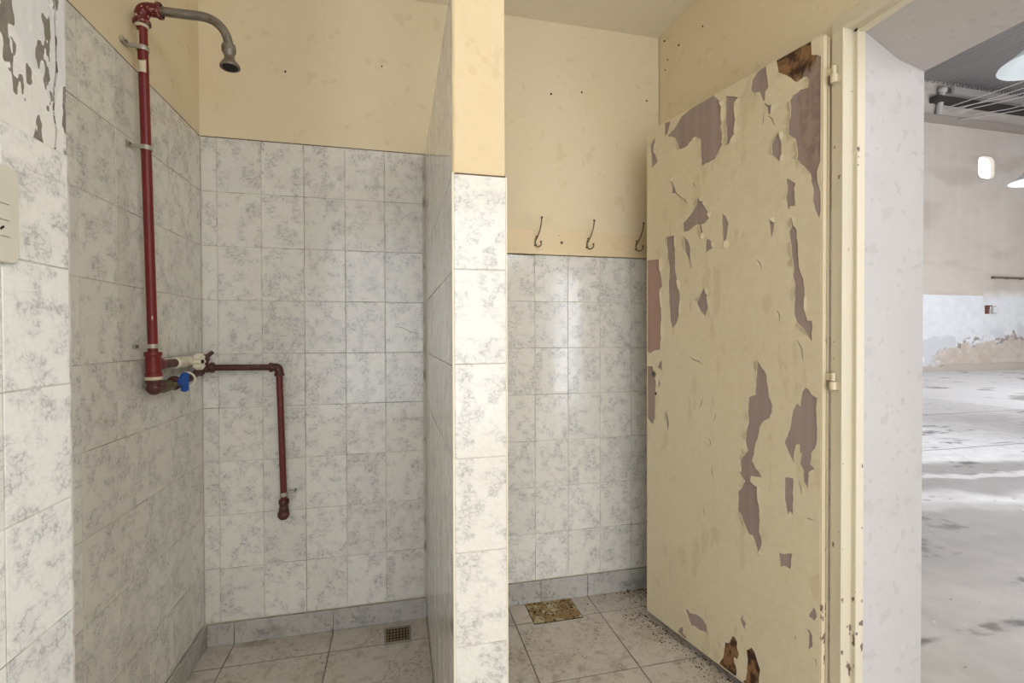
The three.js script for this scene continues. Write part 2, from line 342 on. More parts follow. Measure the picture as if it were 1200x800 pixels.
// ---------------------------------------------------------------- door frame
const chipTex = rep(dataTex(512, 1024, (u, v) => {
  const low = 1 - sst(.02, .42, v), n = fbm(u, v, 60, 3, 171, 70), base = mix3([224, 214, 188], [214, 203, 175], fbm(u, v, 8, 3, 175));
  const c = sst(.84 - .16 * low, .86 - .16 * low, n);
  return mix3(base, mix3([142, 118, 108], [92, 74, 60], fbm(u, v, 50, 2, 179)), c);
}), 1.0, 2.0);
const FRAME = new THREE.MeshStandardMaterial({ map: chipTex, roughness: .42 });
{
  const w = thing('trim_1', 'cream painted rebated wooden door frame with chipped lower jambs', 'door frame', [0, 0, 0], 'structure');
  const zm = (Z_J + Z_J2) / 2, prof = [[1.163, Z_J - .0455], [1.163, Z_J - .013], [1.166, Z_J - .0112], [1.194, Z_J - .0112], [1.196, Z_J - .0095], [1.196, Z_J + .0005], [1.198, Z_J + .002], [1.2205, Z_J + .002], [1.2205, Z_J - .0455]];
  const jamb = (pts) => uvMetres(new THREE.ExtrudeGeometry(new THREE.Shape(pts.map(p => new THREE.Vector2(p[0], -p[1]))), { depth: 1.9995, bevelEnabled: false }).rotateX(-Math.PI / 2));
  part('jamb', jamb(prof), FRAME, w);
  part('jamb', jamb(prof.map(([x, z]) => [x, 2 * zm - z])), FRAME, w);
  const hp = [[1.1624, 2.0003], [1.1624, 1.968], [1.166, 1.966], [1.194, 1.966], [1.196, 1.964], [1.196, 1.957], [1.198, 1.955], [1.2202, 1.955], [1.2202, 2.0003]];
  part('head', uvMetres(new THREE.ExtrudeGeometry(new THREE.Shape(hp.map(p => new THREE.Vector2(...p))), { depth: Z_J2 - Z_J + .0908, bevelEnabled: false }).translate(0, 0, Z_J - .0454)), FRAME, w);
}

// ---------------------------------------------------------------- door leaf with peeling paint; local x runs from hinge edge to lock edge, -z faces the room
const PEEL = [
[588,1886,552,1903,515,1932,461,1942,413,1942,367,1942,360,1932,342,1911,336,1891,336,1841,333,1800,333,1760,348,1743,364,1723,399,1723,418,1721,424,1703,423,1748,426,1788,427,1817,447,1832,464,1826,485,1814,529,1814,535,1838,548,1865,564,1876],
[653,1907,684,1885,675,1790,641,1808,658,1843,666,1861,655,1887],
[318,1919,267,1891,284,1876,280,1825,284,1779,300,1760,319,1753,313,1783,320,1842],
[604,1942,605,1890,589,1894,578,1921,573,1936],
[578,1722,564,1688,564,1655,548,1659,507,1626,484,1590,496,1620,529,1648,545,1666,552,1682,564,1705],
[439,1614,446,1586,474,1558,509,1536,505,1505,481,1503,457,1513,439,1518,431,1516,420,1462,416,1485,423,1515,405,1515,387,1531,392,1550,409,1577,414,1594,429,1598],
[595,1500,552,1501,550,1455,548,1373,539,1333,527,1290,525,1251,527,1200,541,1171,560,1148,574,1178,578,1227,583,1289,581,1357,579,1380,587,1415,591,1462],
[505,1488,499,1435,481,1400,467,1363,473,1399,474,1442,485,1471],
[332,1531,332,1473,326,1410,317,1441,306,1493,318,1520],
[399,1458,402,1409,386,1419,370,1422,376,1444,387,1456],
[408,1290,425,1268,442,1242,440,1234,425,1210,403,1191,393,1217,393,1231,395,1263],
[703,1429,632,1422,628,1374,616,1315,632,1299,623,1229,621,1186,623,1117,630,1067,662,1063,683,1052,703,1058],
[703,999,671,1001,653,939,657,862,657,798,671,767,685,775,703,790],
[626,1026,644,997,617,986,620,1023],
[637,953,639,915,627,935],
[588,833,593,795,586,756,580,791],
[185,1942,199,1940,219,1924,222,1891,211,1881,208,1864,205,1878,191,1874,182,1843,174,1840,172,1865,161,1875,164,1903,169,1930,169,1942,177,1942],
[177,1836,166,1817,163,1796,153,1789,147,1818,158,1818],
[136,1942,129,1903,104,1883,82,1857,70,1846,44,1850,38,1833,39,1816,60,1821,82,1815,93,1804,90,1770,96,1736,96,1708,74,1686,69,1647,71,1627,50,1602,31,1574,29,1551,22,1522,24,1496,13,1458,6,1443,2,1460,2,1512,11,1545,13,1573,3,1600,3,1625,3,1839,2,1884,12,1894,28,1902,30,1941,21,1942,33,1942,51,1942,94,1942],
[124,1728,150,1699,150,1667,121,1636,118,1657,118,1685,120,1698],
[101,1581,74,1559,79,1544,76,1532,76,1495,90,1498,94,1488,99,1496,103,1520,100,1543],
[84,1465,85,1437,94,1425,90,1396,85,1349,80,1321,82,1299,75,1266,77,1220,78,1183,70,1160,53,1146,37,1123,25,1106,25,1163,37,1163,46,1191,46,1232,50,1282,63,1315,66,1351,66,1383,73,1430,80,1439],
[157,1476,141,1461,146,1430,150,1417,154,1437],
[196,1044,200,1012,205,936,228,926,232,882,228,852,236,820,240,789,231,755,243,739,258,718,258,681,264,682,243,653,254,629,268,612,268,550,254,538,242,512,227,489,213,491,196,453,193,439,187,456,180,484,190,510,187,551,193,599,196,648,222,661,219,677,179,684,192,700,202,705,216,727,208,749,205,775,194,807,188,838,174,860,155,871,147,889,146,913,157,936,161,970,166,1004,189,1032],
[43,974,53,962,59,920,69,928,81,903,86,870,91,845,106,805,93,779,78,754,76,774,69,808,61,809,60,786,54,783,59,754,47,734,49,731,47,704,33,692,34,717,33,736,15,751,29,759,26,794,15,809,9,837,11,881,11,935,9,948,25,956,34,970],
[106,702,78,707,79,602,90,607,95,594,100,614,106,645],
[123,474,105,475,80,487,87,437,105,441,117,433],
[497,111,485,118,471,110,443,120,414,119,398,108,394,90,386,65,398,81,414,77,432,71,457,72,467,65,483,89],
[508,44,535,8,497,2,488,7,497,16,508,14],
[318,92,301,99,290,128,280,131,269,120,271,103,262,85,269,62,283,61,280,47,271,26,276,2,344,2,327,34,323,61],
[236,112,216,133,204,124,195,103,185,83,189,40,189,2,248,2,238,16,233,46,231,85],
[249,225,258,197,242,173,236,200,247,207],
[18,363,32,328,15,326,8,341,12,356],
[38,292,31,279,31,233,21,248,20,279,28,291]];
const CRACKS = [[477,1047,454,1035,432,1031,414,1018],
[414,903,421,882,432,861],
[358,860,359,846,364,828],
[473,1256,473,1210],
[177,1804,180,1766],
[162,1790,150,1776,139,1750],
[201,1361,188,1345,184,1324],
[130,1197,122,1180,125,1159],
[67,1109,55,1086,53,1068,50,1050],
[61,705,56,688,52,668],
[40,606,17,605],
[15,623,1,614],
[380,66,364,67],
[345,85,332,56],
[23,219,11,218,8,197],
[73,253,68,242],
[389,768,379,753,384,735],
[374,668,374,648,367,631],
[409,515,406,491],
[462,1672,446,1652]];
const DW = .7044, DH = 1.943;
{
  const door = thing('door_1', 'opened wooden door with cream paint peeling off in large patches', 'door', [1.13684, .025, -1.0985], 'structure');
  door.rotation.y = Math.atan2(.9789, -.2043);
  const woodTex = dataTex(512, 1024, (u, v) => {
    const s = u * DW, y = v * DH, g = fbm(u, v, 60, 3, 201, 6), n = fbm(u, v, 7, 4, 205, 14), k = fbm(u, v, 40, 3, 209, 90);
    let c = mix3(mix3([176, 160, 154], [158, 140, 130], n), [136, 116, 104], .55 * g);
    const blob = (cs, cy, rs, ry) => Math.hypot((s - cs) / rs, (y - cy) / ry) + .9 * (n - .5) + .5 * (g - .5);
    const brown = Math.max(sst(1.05, .8, blob(.085, 1.925, .08, .07)), sst(1.1, .75, blob(.29, .06, .06, .10)), sst(1.1, .7, blob(.21, .05, .05, .11)), .22 * sst(1.1, .6, blob(.03, 1.74, .04, .17)));
    c = mix3(c, mix3([140, 104, 66], [62, 38, 22], sst(.3, .7, k)), brown);
    const pink = sst(1.1, .5, blob(.67, 1.2, .06, .3)); c = mix3(c, [176, 138, 122], .7 * pink);
    return c;
  }, true, false);
  const paintTex = rep(dataTex(1024, 1024, (u, v) => {
    const n = fbm(u, v, 5, 5, 221), m = fbm(u, v, 100, 2, 225), st = sst(.66, .74, fbm(u, v, 26, 4, 229, 9));
    return mix3(mix3([226, 214, 182], [219, 206, 172], n), [176, 152, 108], .12 * m + .16 * st);
  }), 1.3);
  const paintBump = rep(dataTex(512, 512, (u, v) => { const k = 255 * (.75 * fbm(u, v, 5, 4, 231) + .25 * fbm(u, v, 40, 3, 235)); return [k, k, k]; }, false), .7);
  const WOOD = new THREE.MeshStandardMaterial({ map: woodTex, roughness: .8 });
  const PAINT = new THREE.MeshStandardMaterial({ map: paintTex, bumpMap: paintBump, bumpScale: .005, roughness: .5, side: THREE.DoubleSide });
  const EDGE = new THREE.MeshStandardMaterial({ map: chipTex, color: 0xfffaf0, roughness: .5 });
  const panel = new THREE.BoxGeometry(DW, DH, .030).translate(DW / 2, DH / 2, .015), pp = panel.attributes.position, pu = panel.attributes.uv;
  for (let i = 0; i < pp.count; i++) pu.setXY(i, Math.min(.999, Math.max(.001, pp.getX(i) / DW)), Math.min(.999, Math.max(.001, pp.getY(i) / DH)));
  part('panel', panel, WOOD, door, 'bare mauve-grey plywood of the door');
  const shp = new THREE.Shape([[0, 0], [DW, 0], [DW, DH], [0, DH]].map(p => new THREE.Vector2(...p)));
  const polys = PEEL.map(a => { const q = []; for (let i = 0; i < a.length; i += 2) q.push(new THREE.Vector2(a[i] / 1000, a[i + 1] / 1000)); return q; });
  // ragged edges: break each side into small uneven steps
  const rag = (q, amp) => {
    const o = [];
    q.forEach((p, i) => {
      const b = q[(i + 1) % q.length], L = p.distanceTo(b), n = Math.max(1, Math.round(L / .012)); o.push(p.clone());
      if (p.y > DH - .004 || b.y > DH - .004 || p.x < .004 || p.x > DW - .004 || p.y < .004) return;
      for (let k = 1; k < n; k++) { const t = k / n; o.push(new THREE.Vector2(p.x + (b.x - p.x) * t + rr(-amp, amp), p.y + (b.y - p.y) * t + rr(-amp, amp))); }
    });
    return o;
  };
  for (const q of polys) shp.holes.push(new THREE.Path(rag(q, .0016)));
  for (const a of CRACKS) {
    const p = []; for (let i = 0; i < a.length; i += 2) p.push(new THREE.Vector2(a[i] / 1000, a[i + 1] / 1000));
    const L = [], R = [];
    p.forEach((c, i) => {
      const d = p[Math.min(i + 1, p.length - 1)].clone().sub(p[Math.max(i - 1, 0)]).normalize(), w = (i === 0 || i === p.length - 1) ? .0004 : .0021;
      L.push(new THREE.Vector2(c.x - d.y * w, c.y + d.x * w)); R.push(new THREE.Vector2(c.x + d.y * w, c.y - d.x * w));
    });
    if (p.length === 2) { const m = p[0].clone().lerp(p[1], .5), d = p[1].clone().sub(p[0]).normalize(); L.splice(1, 0, new THREE.Vector2(m.x - d.y * .002, m.y + d.x * .002)); R.splice(1, 0, new THREE.Vector2(m.x + d.y * .002, m.y - d.x * .002)); }
    if ([...L, ...R].some(c => c.x < .002 || c.x > DW - .002)) continue;
    shp.holes.push(new THREE.Path([...L, ...R.reverse()]));
  }
  const coat = new THREE.ExtrudeGeometry(shp, { depth: .0028, bevelEnabled: false }).translate(0, 0, -.0028);
  part('paint_coat', uvMetres(coat), PAINT, door, 'cream paint coat with ragged peeled holes');
  // curled flakes standing off the coat along the edges of the bare patches
  let nf = 0;
  for (const q of polys) {
    let area = 0; q.forEach((p, i) => { const b = q[(i + 1) % q.length]; area += p.x * b.y - b.x * p.y; });
    q.forEach((p, i) => {
      const b = q[(i + 1) % q.length], L = p.distanceTo(b);
      if (L < .016 || L > .075 || rnd() > .42 || p.y > DH - .03 || b.y > DH - .03 || p.x > DW - .03 || p.x < .03 || p.y < .03 || nf > 90 || (p.x > .6 && p.y > .85 && p.y < 1.06)) return;
      const d = b.clone().sub(p).normalize(), s = area > 0 ? 1 : -1, nx = d.y * s, ny = -d.x * s, reach = rr(.012, .026), lift = rr(.002, .0065), P = [], I = [], skew = rr(.5, 2);
      const nu = 6, nv = 5;
      for (let a = 0; a <= nu; a++) for (let c = 0; c <= nv; c++) {
        const t = a / nu, r = c / nv, e = Math.pow(Math.sin(Math.PI * Math.pow(t, skew)), .6), out = reach * (1 - r) * (.35 + .65 * e), zz = -.0029 - lift * r * r * (.25 + .75 * e);
        P.push(p.x + d.x * L * t + nx * out, p.y + d.y * L * t + ny * out, zz);
      }
      for (let a = 0; a < nu; a++) for (let c = 0; c < nv; c++) { const o = a * (nv + 1) + c; I.push(o, o + 1, o + nv + 1, o + 1, o + nv + 2, o + nv + 1); }
      const g = new THREE.BufferGeometry(); g.setAttribute('position', new THREE.Float32BufferAttribute(P, 3)); g.setIndex(I); g.computeVertexNormals(); uvMetres(g);
      part('paint_flake', g, PAINT, door); nf++;
    });
  }
  // hinge edge: lipping strips with a groove between
  part('edge_strip', uvMetres(new THREE.BoxGeometry(.004, DH - .002, .0155).translate(-.0022, DH / 2, .0062)), EDGE, door, 'pale chipped edge of the door');
  part('edge_strip', uvMetres(new THREE.BoxGeometry(.0035, DH - .004, .011).translate(-.002, DH / 2, .0235)), EDGE, door, 'pale chipped edge of the door');
  // lock cylinder and the hole of the missing handle
  const STEEL = new THREE.MeshStandardMaterial({ color: 0x8d8577, metalness: .8, roughness: .45 });
  const lock = part('lock_cylinder', lathe([[0, 0], [.0115, 0], [.0125, .0015], [.0115, .003], [.0095, .0032], [.0088, .002], [0, .002]], [.663, .970, -.0027], [0, 0, -1], 24), STEEL, door, 'round metal key cylinder');
  part('keyhole', merge([new THREE.BoxGeometry(.0024, .011, .0014).translate(.663, .970, -.0052), new THREE.BoxGeometry(.013, .0024, .0014).translate(.6655, .970, -.0052)]), DARK, lock);
  part('handle_hole', merge([new THREE.CylinderGeometry(.0058, .0058, .003, 16).rotateX(Math.PI / 2).translate(.653, .893, -.0018)]), DARK, door, 'dark empty screw hole');
  part('hole_rim', new THREE.TorusGeometry(.0068, .0012, 8, 20).translate(.653, .893, -.0029), PAINT, door);
  // hinges
  for (const y of [1.853, 1.022]) {
    const L = (x, yy, z) => [x, yy - .025, z];
    const hinge = part('hinge', merge([lathe([[0, 0], [.0078, 0], [.0085, .0015], [.0085, .021], [.0078, .0225], [0, .0225]], L(-.0225, y - .0235, .014), [0, 1, 0], 18), new THREE.BoxGeometry(.016, .021, .002).translate(...L(-.03, y - .0125, .0195))]), EDGE, door, 'cream painted hinge knuckles');
    part('hinge_pin', merge([lathe([[0, 0], [.0062, 0], [.0062, .020], [.0055, .0225], [0, .0225]], L(-.0225, y + .0008, .014), [0, 1, 0], 18), new THREE.BoxGeometry(.020, .020, .002).translate(...L(-.012, y + .012, .0165))]), EDGE, hinge);
  }
}

// ---------------------------------------------------------------- shower pipework
function placed(name, label, category, pos, kind, group) { const g = thing(name, label, category, pos, kind, group); return g; }
const partW = (name, geo, mat, parent, label) => { const o = parent.getWorldPosition(V(0, 0, 0)); return part(name, geo.translate(-o.x, -o.y, -o.z), mat, parent, label); };
{
  const chipped = (base, base2, chip, thr, o) => rep(dataTex(256, 512, (u, v) => mix3(mix3(base, base2, fbm(u, v, 10, 4, o)), chip, sst(thr, thr + .03, fbm(u, v, 12, 4, o + 5, 18)))), 1);
  const tRed = chipped([126, 30, 29], [104, 20, 21], [214, 198, 172], .80, 301), tTop = chipped([112, 26, 28], [88, 18, 22], [214, 200, 176], .67, 311), tBrown = chipped([92, 46, 38], [66, 32, 28], [136, 104, 88], .74, 321);
  const RED = new THREE.MeshStandardMaterial({ map: tRed, roughness: .42 }), REDTOP = new THREE.MeshStandardMaterial({ map: tTop, roughness: .45 }), BROWN = new THREE.MeshStandardMaterial({ map: tBrown, roughness: .5 });
  const tSteel = chipped([150, 143, 130], [112, 104, 92], [120, 84, 56], .66, 331);
  const STEEL = new THREE.MeshStandardMaterial({ map: tSteel, metalness: .55, roughness: .5 });
  const BRASS = new THREE.MeshStandardMaterial({ color: 0x74664a, metalness: .7, roughness: .5 });
  const IVORY = new THREE.MeshStandardMaterial({ color: 0xe6ddc4, roughness: .4 });
  const BLUE = new THREE.MeshStandardMaterial({ color: 0x1d4f9c, roughness: .45 });
  const CLAMP = new THREE.MeshStandardMaterial({ color: 0xb4b0a2, metalness: .5, roughness: .5 });
  const TEAL = new THREE.MeshStandardMaterial({ color: 0x6f8378, roughness: .6 });
  const pX = -.664, top = [pX, 2.012, -1.513], low = [pX, 1.10, -1.556];
  const zAt = (y) => -1.513 + (y - 2.012) / (1.10 - 2.012) * (-1.556 + 1.513);
  const t = placed('shower_pipework', 'red painted shower riser with curved steel arm, two valves and low outlet pipe', 'shower pipe', [XL, 1.0, -1.56]);
  partW('riser_pipe', cyl(low, top, .0122, .0122, 24), RED, t, 'red painted riser pipe');
  // paint lost to white primer on the upper riser
  const patch = (y0, y1, a0, a1) => { const g = new THREE.CylinderGeometry(.0126, .0126, y1 - y0, 10, 6, true, a0, a1 - a0), p = g.attributes.position; for (let i = 0; i < p.count; i++) { const k = p.getY(i); if (Math.abs(k) < (y1 - y0) / 2 - .002) p.setY(i, k + rr(-.006, .006)); } return g.translate(pX, (y0 + y1) / 2, zAt((y0 + y1) / 2)); };
  const PRIMER = new THREE.MeshStandardMaterial({ color: 0xd9ccb0, roughness: .7, side: THREE.DoubleSide });
  partW('bare_patch', patch(1.862, 1.905, -.9, .9), PRIMER, t, 'pale primer where red paint is lost');
  partW('bare_patch', patch(1.93, 1.99, -1.3, -.2), PRIMER, t, 'pale primer where red paint is lost');
  const el = partW('elbow', merge([tube([[pX, 1.995, -1.513], [pX, 2.016, -1.513], [pX + .006, 2.030, -1.513], [pX + .022, 2.034, -1.513], [pX + .045, 2.034, -1.513]], .0175, 24, 18, .3), lathe([[.0175, 0], [.021, .002], [.021, .010], [.0175, .012]], [pX, 1.990, -1.513], [0, 1, 0]), lathe([[.0175, 0], [.021, .002], [.021, .011], [.016, .013]], [pX + .036, 2.034, -1.513], [1, 0, 0])]), REDTOP, t, 'chipped red elbow fitting');
  partW('thread', lathe([[.0124, 0], [.016, .001], [.016, .007], [.0124, .008]], [pX, 1.982, -1.513], [0, 1, 0]), PRIMER, el.parent, 'white sealing tape');
  partW('shower_arm', tube([[pX + .045, 2.034, -1.513], [-.56, 2.034, -1.513], [-.515, 2.034, -1.513], [-.485, 2.024, -1.513], [-.464, 2.002, -1.513], [-.454, 1.975, -1.513], [-.453, 1.955, -1.513]], .0118, 60, 18), STEEL, t, 'weathered bent steel shower arm');
  const head = partW('shower_head', lathe([[.0118, 0], [.0165, .001], [.018, .005], [.018, .020], [.0155, .024], [.0125, .032], [.0135, .042], [.021, .052], [.0255, .060], [.0255, .065], [.0215, .0655], [.019, .061], [0, .060]], [-.453, 1.966, -1.513], [.06, -1, .02], 32), STEEL, t, 'corroded flared shower rose');
  partW('perforated_plate', lathe([[0, 0], [.0195, 0], [.0195, .002], [0, .002]], [-.4492, 1.9025, -1.5118], [.06, -1, .02], 24), DARK, head);
  // wall clamps
  for (const [y, len] of [[1.928, .03], [1.665, .025], [1.122, .028]]) {
    const z = zAt(y), c = partW('pipe_clamp', merge([lathe([[.0125, -.006], [.0148, -.006], [.0148, .006], [.0125, .006]], [pX, y, z], [0, 1, 0]), new THREE.BoxGeometry(.030, .011, .004).translate(pX - .017, y, z + .014), new THREE.BoxGeometry(.004, .013, len).translate(XL + .003, y, z + .014 + len / 2)]), CLAMP, t, 'galvanised pipe clamp');
    partW('clamp_screw', cyl([XL + .004, y, z + .03], [XL + .010, y, z + .03], .004, .0035, 8), STEEL, c);
  }
  // lower fittings: tee, two branches to the corner, outlet on the back wall
  partW('tee', merge([cyl([pX, 1.036, -1.557], [pX, 1.104, -1.556], .0185, .0185, 22), lathe([[.0185, 0], [.0215, .001], [.0215, .011], [.0185, .012]], [pX, 1.094, -1.556], [0, 1, 0]), lathe([[.0185, 0], [.0215, .001], [.0215, .010], [.0185, .011]], [pX, 1.036, -1.557], [0, 1, 0]), lathe([[.016, 0], [.0205, .016], [.0205, .036], [.014, .038]], [pX, 1.070, -1.560], [0, 0, -1], 6)]), RED, t, 'red pipe tee');
  partW('nipple', cyl([pX, 1.068, -1.58], [pX, 1.068, -1.70], .0125, .0125, 20), BROWN, t, 'brown painted nipple');
  const v1 = partW('valve_body', merge([lathe([[.013, 0], [.0185, .002], [.0185, .016], [.015, .020], [.015, .05], [.0185, .054], [.0185, .066], [.013, .068]], [pX, 1.068, -1.688], [0, 0, -1], 20), cyl([pX, 1.068, -1.765], [pX + .030, 1.068, -1.765], .0125, .011, 16), cyl([pX, 1.068, -1.75], [pX, 1.068, -1.80], .0175, .015, 16)]), IVORY, t, 'ivory painted stop valve');
  const hw = []; hw.push(lathe([[0, 0], [.016, 0], [.020, .004], [.020, .016], [.015, .022], [0, .022]], [pX + .030, 1.068, -1.765], [1, 0, .25], 24));
  for (let k = 0; k < 8; k++) { const a = k * Math.PI / 4; hw.push(new THREE.CapsuleGeometry(.0068, .012, 4, 8).rotateZ(Math.PI / 2).translate(pX + .042, 1.068 + .0205 * Math.cos(a), -1.762 + .0205 * Math.sin(a))); }
  const wheel = partW('hand_wheel', merge(hw), IVORY, v1, 'ivory lobed hand wheel');
  partW('wheel_screw', cyl([pX + .050, 1.068, -1.760], [pX + .0545, 1.068, -1.759], .0065, .006, 12), DARK, wheel);
  partW('nipple', merge([cyl([pX, 1.068, -1.75], [pX, 1.070, -1.925], .0122, .0122, 20), ball([pX, 1.070, -1.93], .0165), lathe([[.0125, 0], [.0165, .001], [.0165, .014], [.0125, .015]], [pX, 1.07, -1.905], [0, 0, -1]), cyl([pX, 1.072, -1.93], [pX + .022, 1.094, -1.945], .0085, .0065, 12), cyl([pX, 1.072, -1.93], [pX, 1.04, -1.93], .0125, .0125, 18)]), BROWN, t, 'brown corner fitting');
  const lowE = partW('elbow', merge([cyl([pX, 1.038, -1.557], [pX, 1.012, -1.558], .0165, .0165, 20), ball([pX, 1.004, -1.560], .0195), cyl([pX, 1.003, -1.560], [pX, 1.003, -1.592], .0165, .0165, 20), lathe([[.0165, 0], [.0205, .001], [.0205, .009], [.0165, .010]], [pX, 1.018, -1.558], [0, 1, 0])]), BROWN, t, 'dark brown pipe elbow');
  partW('sealing_tape', lathe([[.0125, 0], [.0205, .001], [.0208, .010], [.0125, .011]], [pX, 1.0265, -1.5575], [0, 1, 0]), PRIMER, lowE, 'white sealing tape');
  const v2 = partW('valve_body', merge([lathe([[.012, 0], [.0165, .002], [.0165, .016], [.0185, .020], [.0185, .050], [.0165, .054], [.0165, .070], [.012, .072]], [pX, 1.003, -1.590], [0, 0, -1], 8), cyl([pX, 1.003, -1.640], [pX + .030, 1.008, -1.668], .0085, .0075, 14)]), BRASS, t, 'brass ball valve');
  const lv = new THREE.Shape(); lv.moveTo(-.010, .016); lv.quadraticCurveTo(0, .026, .011, .016); lv.lineTo(.009, -.004); lv.lineTo(.012, -.028); lv.quadraticCurveTo(.002, -.036, -.007, -.030); lv.lineTo(-.008, -.010); lv.lineTo(-.021, -.014); lv.quadraticCurveTo(-.026, -.004, -.018, .002); lv.closePath();
  partW('valve_lever', new THREE.ExtrudeGeometry(lv, { depth: .007, bevelEnabled: true, bevelSize: .0018, bevelThickness: .0018, bevelSegments: 2 }).scale(.95, 1.05, 1).rotateY(Math.PI * .36).rotateX(-.1).translate(pX + .030, 1.016, -1.675), BLUE, v2, 'blue plastic lever');
  const ring = partW('union', merge([cyl([pX, 1.003, -1.66], [pX, 1.012, -1.80], .0122, .0122, 20), cyl([pX, 1.012, -1.79], [pX, 1.036, -1.925], .0122, .0122, 20), ball([pX, 1.012, -1.795], .0122), lathe([[.012, 0], [.020, .002], [.022, .010], [.020, .018], [.012, .020]], [pX, 1.006, -1.676], [0, .05, -1], 20), lathe([[.012, 0], [.0165, .001], [.0165, .012], [.012, .013]], [pX, 1.028, -1.88], [0, .17, -1], 20)]), BROWN, t, 'brown union and lower branch');
  partW('union_ring', new THREE.TorusGeometry(.0225, .0032, 8, 28).rotateY(.5).translate(pX + .012, 1.012, -1.745), IVORY, ring, 'pale gasket ring');
  partW('outlet_elbow', merge([ball([pX, 1.037, -1.945], .0175), lathe([[.0135, 0], [.019, .002], [.019, .013], [.0125, .015]], [pX + .008, 1.037, -1.955], [1, 0, 0], 8)]), BROWN, t);
  partW('outlet_pipe', cyl([pX, 1.037, -1.958], [-.45, 1.034, -1.966], .0112, .0112, 20), BROWN, t, 'brown painted pipe along the back wall');
  partW('elbow', merge([tube([[-.458, 1.034, -1.966], [-.44, 1.034, -1.966], [-.431, 1.0305, -1.966], [-.4275, 1.022, -1.966], [-.427, 1.004, -1.966]], .0148, 20, 16, .3), lathe([[.0148, 0], [.0175, .001], [.0175, .009], [.0148, .010]], [-.461, 1.034, -1.966], [1, 0, 0]), lathe([[.0148, 0], [.0175, .001], [.0175, .009], [.0148, .010]], [-.427, 1.001, -1.966], [0, 1, 0])]), BROWN, t, 'brown pipe elbow');
  partW('outlet_pipe', cyl([-.427, 1.005, -1.966], [-.4145, .535, -1.966], .0112, .0112, 20), new THREE.MeshStandardMaterial({ map: chipped([112, 40, 36], [92, 30, 28], [140, 96, 84], .78, 341), roughness: .5 }), t, 'red painted drop pipe');
  partW('outlet_spout', merge([lathe([[.0112, 0], [.0185, .001], [.0185, .016], [.0155, .018], [.0155, .030]], [-.4145, .537, -1.966], [0, -1, 0], 8), ball([-.4145, .483, -1.958], .021), cyl([-.4145, .51, -1.966], [-.4145, .483, -1.962], .0155, .019, 18)]), BROWN, t, 'capped end of the drop pipe');
  const c2 = partW('pipe_clamp', merge([lathe([[.0114, -.007], [.0138, -.007], [.0138, .007], [.0114, .007]], [-.4152, .556, -1.966], [0, 1, 0]), new THREE.BoxGeometry(.030, .010, .004).translate(-.389, .558, -1.978).rotateZ(0)]), CLAMP, t, 'galvanised pipe clamp');
  partW('clamp_screw', cyl([-.378, .562, -1.998], [-.376, .566, -1.965], .004, .004, 8), STEEL, c2);
}

// ---------------------------------------------------------------- coat rail
{
  const t = placed('coat_rail', 'cream wooden coat rail with three wire hooks above the tiles', 'coat rack', [.70, 1.496, ZB]);
  const RAIL = new THREE.MeshStandardMaterial({ map: creamTex, color: 0xfdf6ea, roughness: .45 });
  const IRON = new THREE.MeshStandardMaterial({ color: 0x7b6c57, metalness: .55, roughness: .5 });
  partW('board', mbox(XP1 + .002, XR - .003, 1.497, 1.599, ZB - G + .0002, ZB + .018), RAIL, t, 'cream painted board');
  for (const x of [.578, .812, 1.044]) {
    const z0 = ZB + .018, z = (k) => z0 + k;
    const h = partW('hook', tube([[x, 1.561, z(.001)], [x, 1.561, z(.006)], [x - .004, 1.545, z(.008)], [x + .001, 1.528, z(.010)], [x + .009, 1.524, z(.022)], [x + .014, 1.532, z(.036)], [x + .011, 1.540, z(.041)]], .0026, 40, 8), IRON, t, 'bent wire coat hook');
    partW('upper_prong', tube([[x - .002, 1.551, z(.004)], [x + .002, 1.562, z(.012)], [x + .008, 1.585, z(.028)], [x + .012, 1.615, z(.040)], [x + .014, 1.640, z(.044)]], .0028, 30, 8), IRON, h);
    for (const [dx, y, dz, r] of [[.014, 1.641, .044, .0052], [.011, 1.541, .041, .0045]]) partW('tip', ball([x + dx, y, z(dz)], r), IRON, h);
    for (const [dx, y] of [[.003, 1.571], [-.004, 1.533]]) partW('hook_screw', cyl([x + dx, y, z(0)], [x + dx, y, z(.002)], .0033, .0033, 10), DARK, h);
  }
  partW('rail_screw', lathe([[0, 0], [.0062, 0], [.0062, .0018], [.0035, .003], [.0015, .001], [0, .001]], [.694, 1.549, ZB + .018], [0, 0, 1], 14), IRON, t);
  partW('nail_hole', cyl([.681, 1.580, ZB + .017], [.681, 1.580, ZB + .0185], .0022, .0022, 8), DARK, t);
}

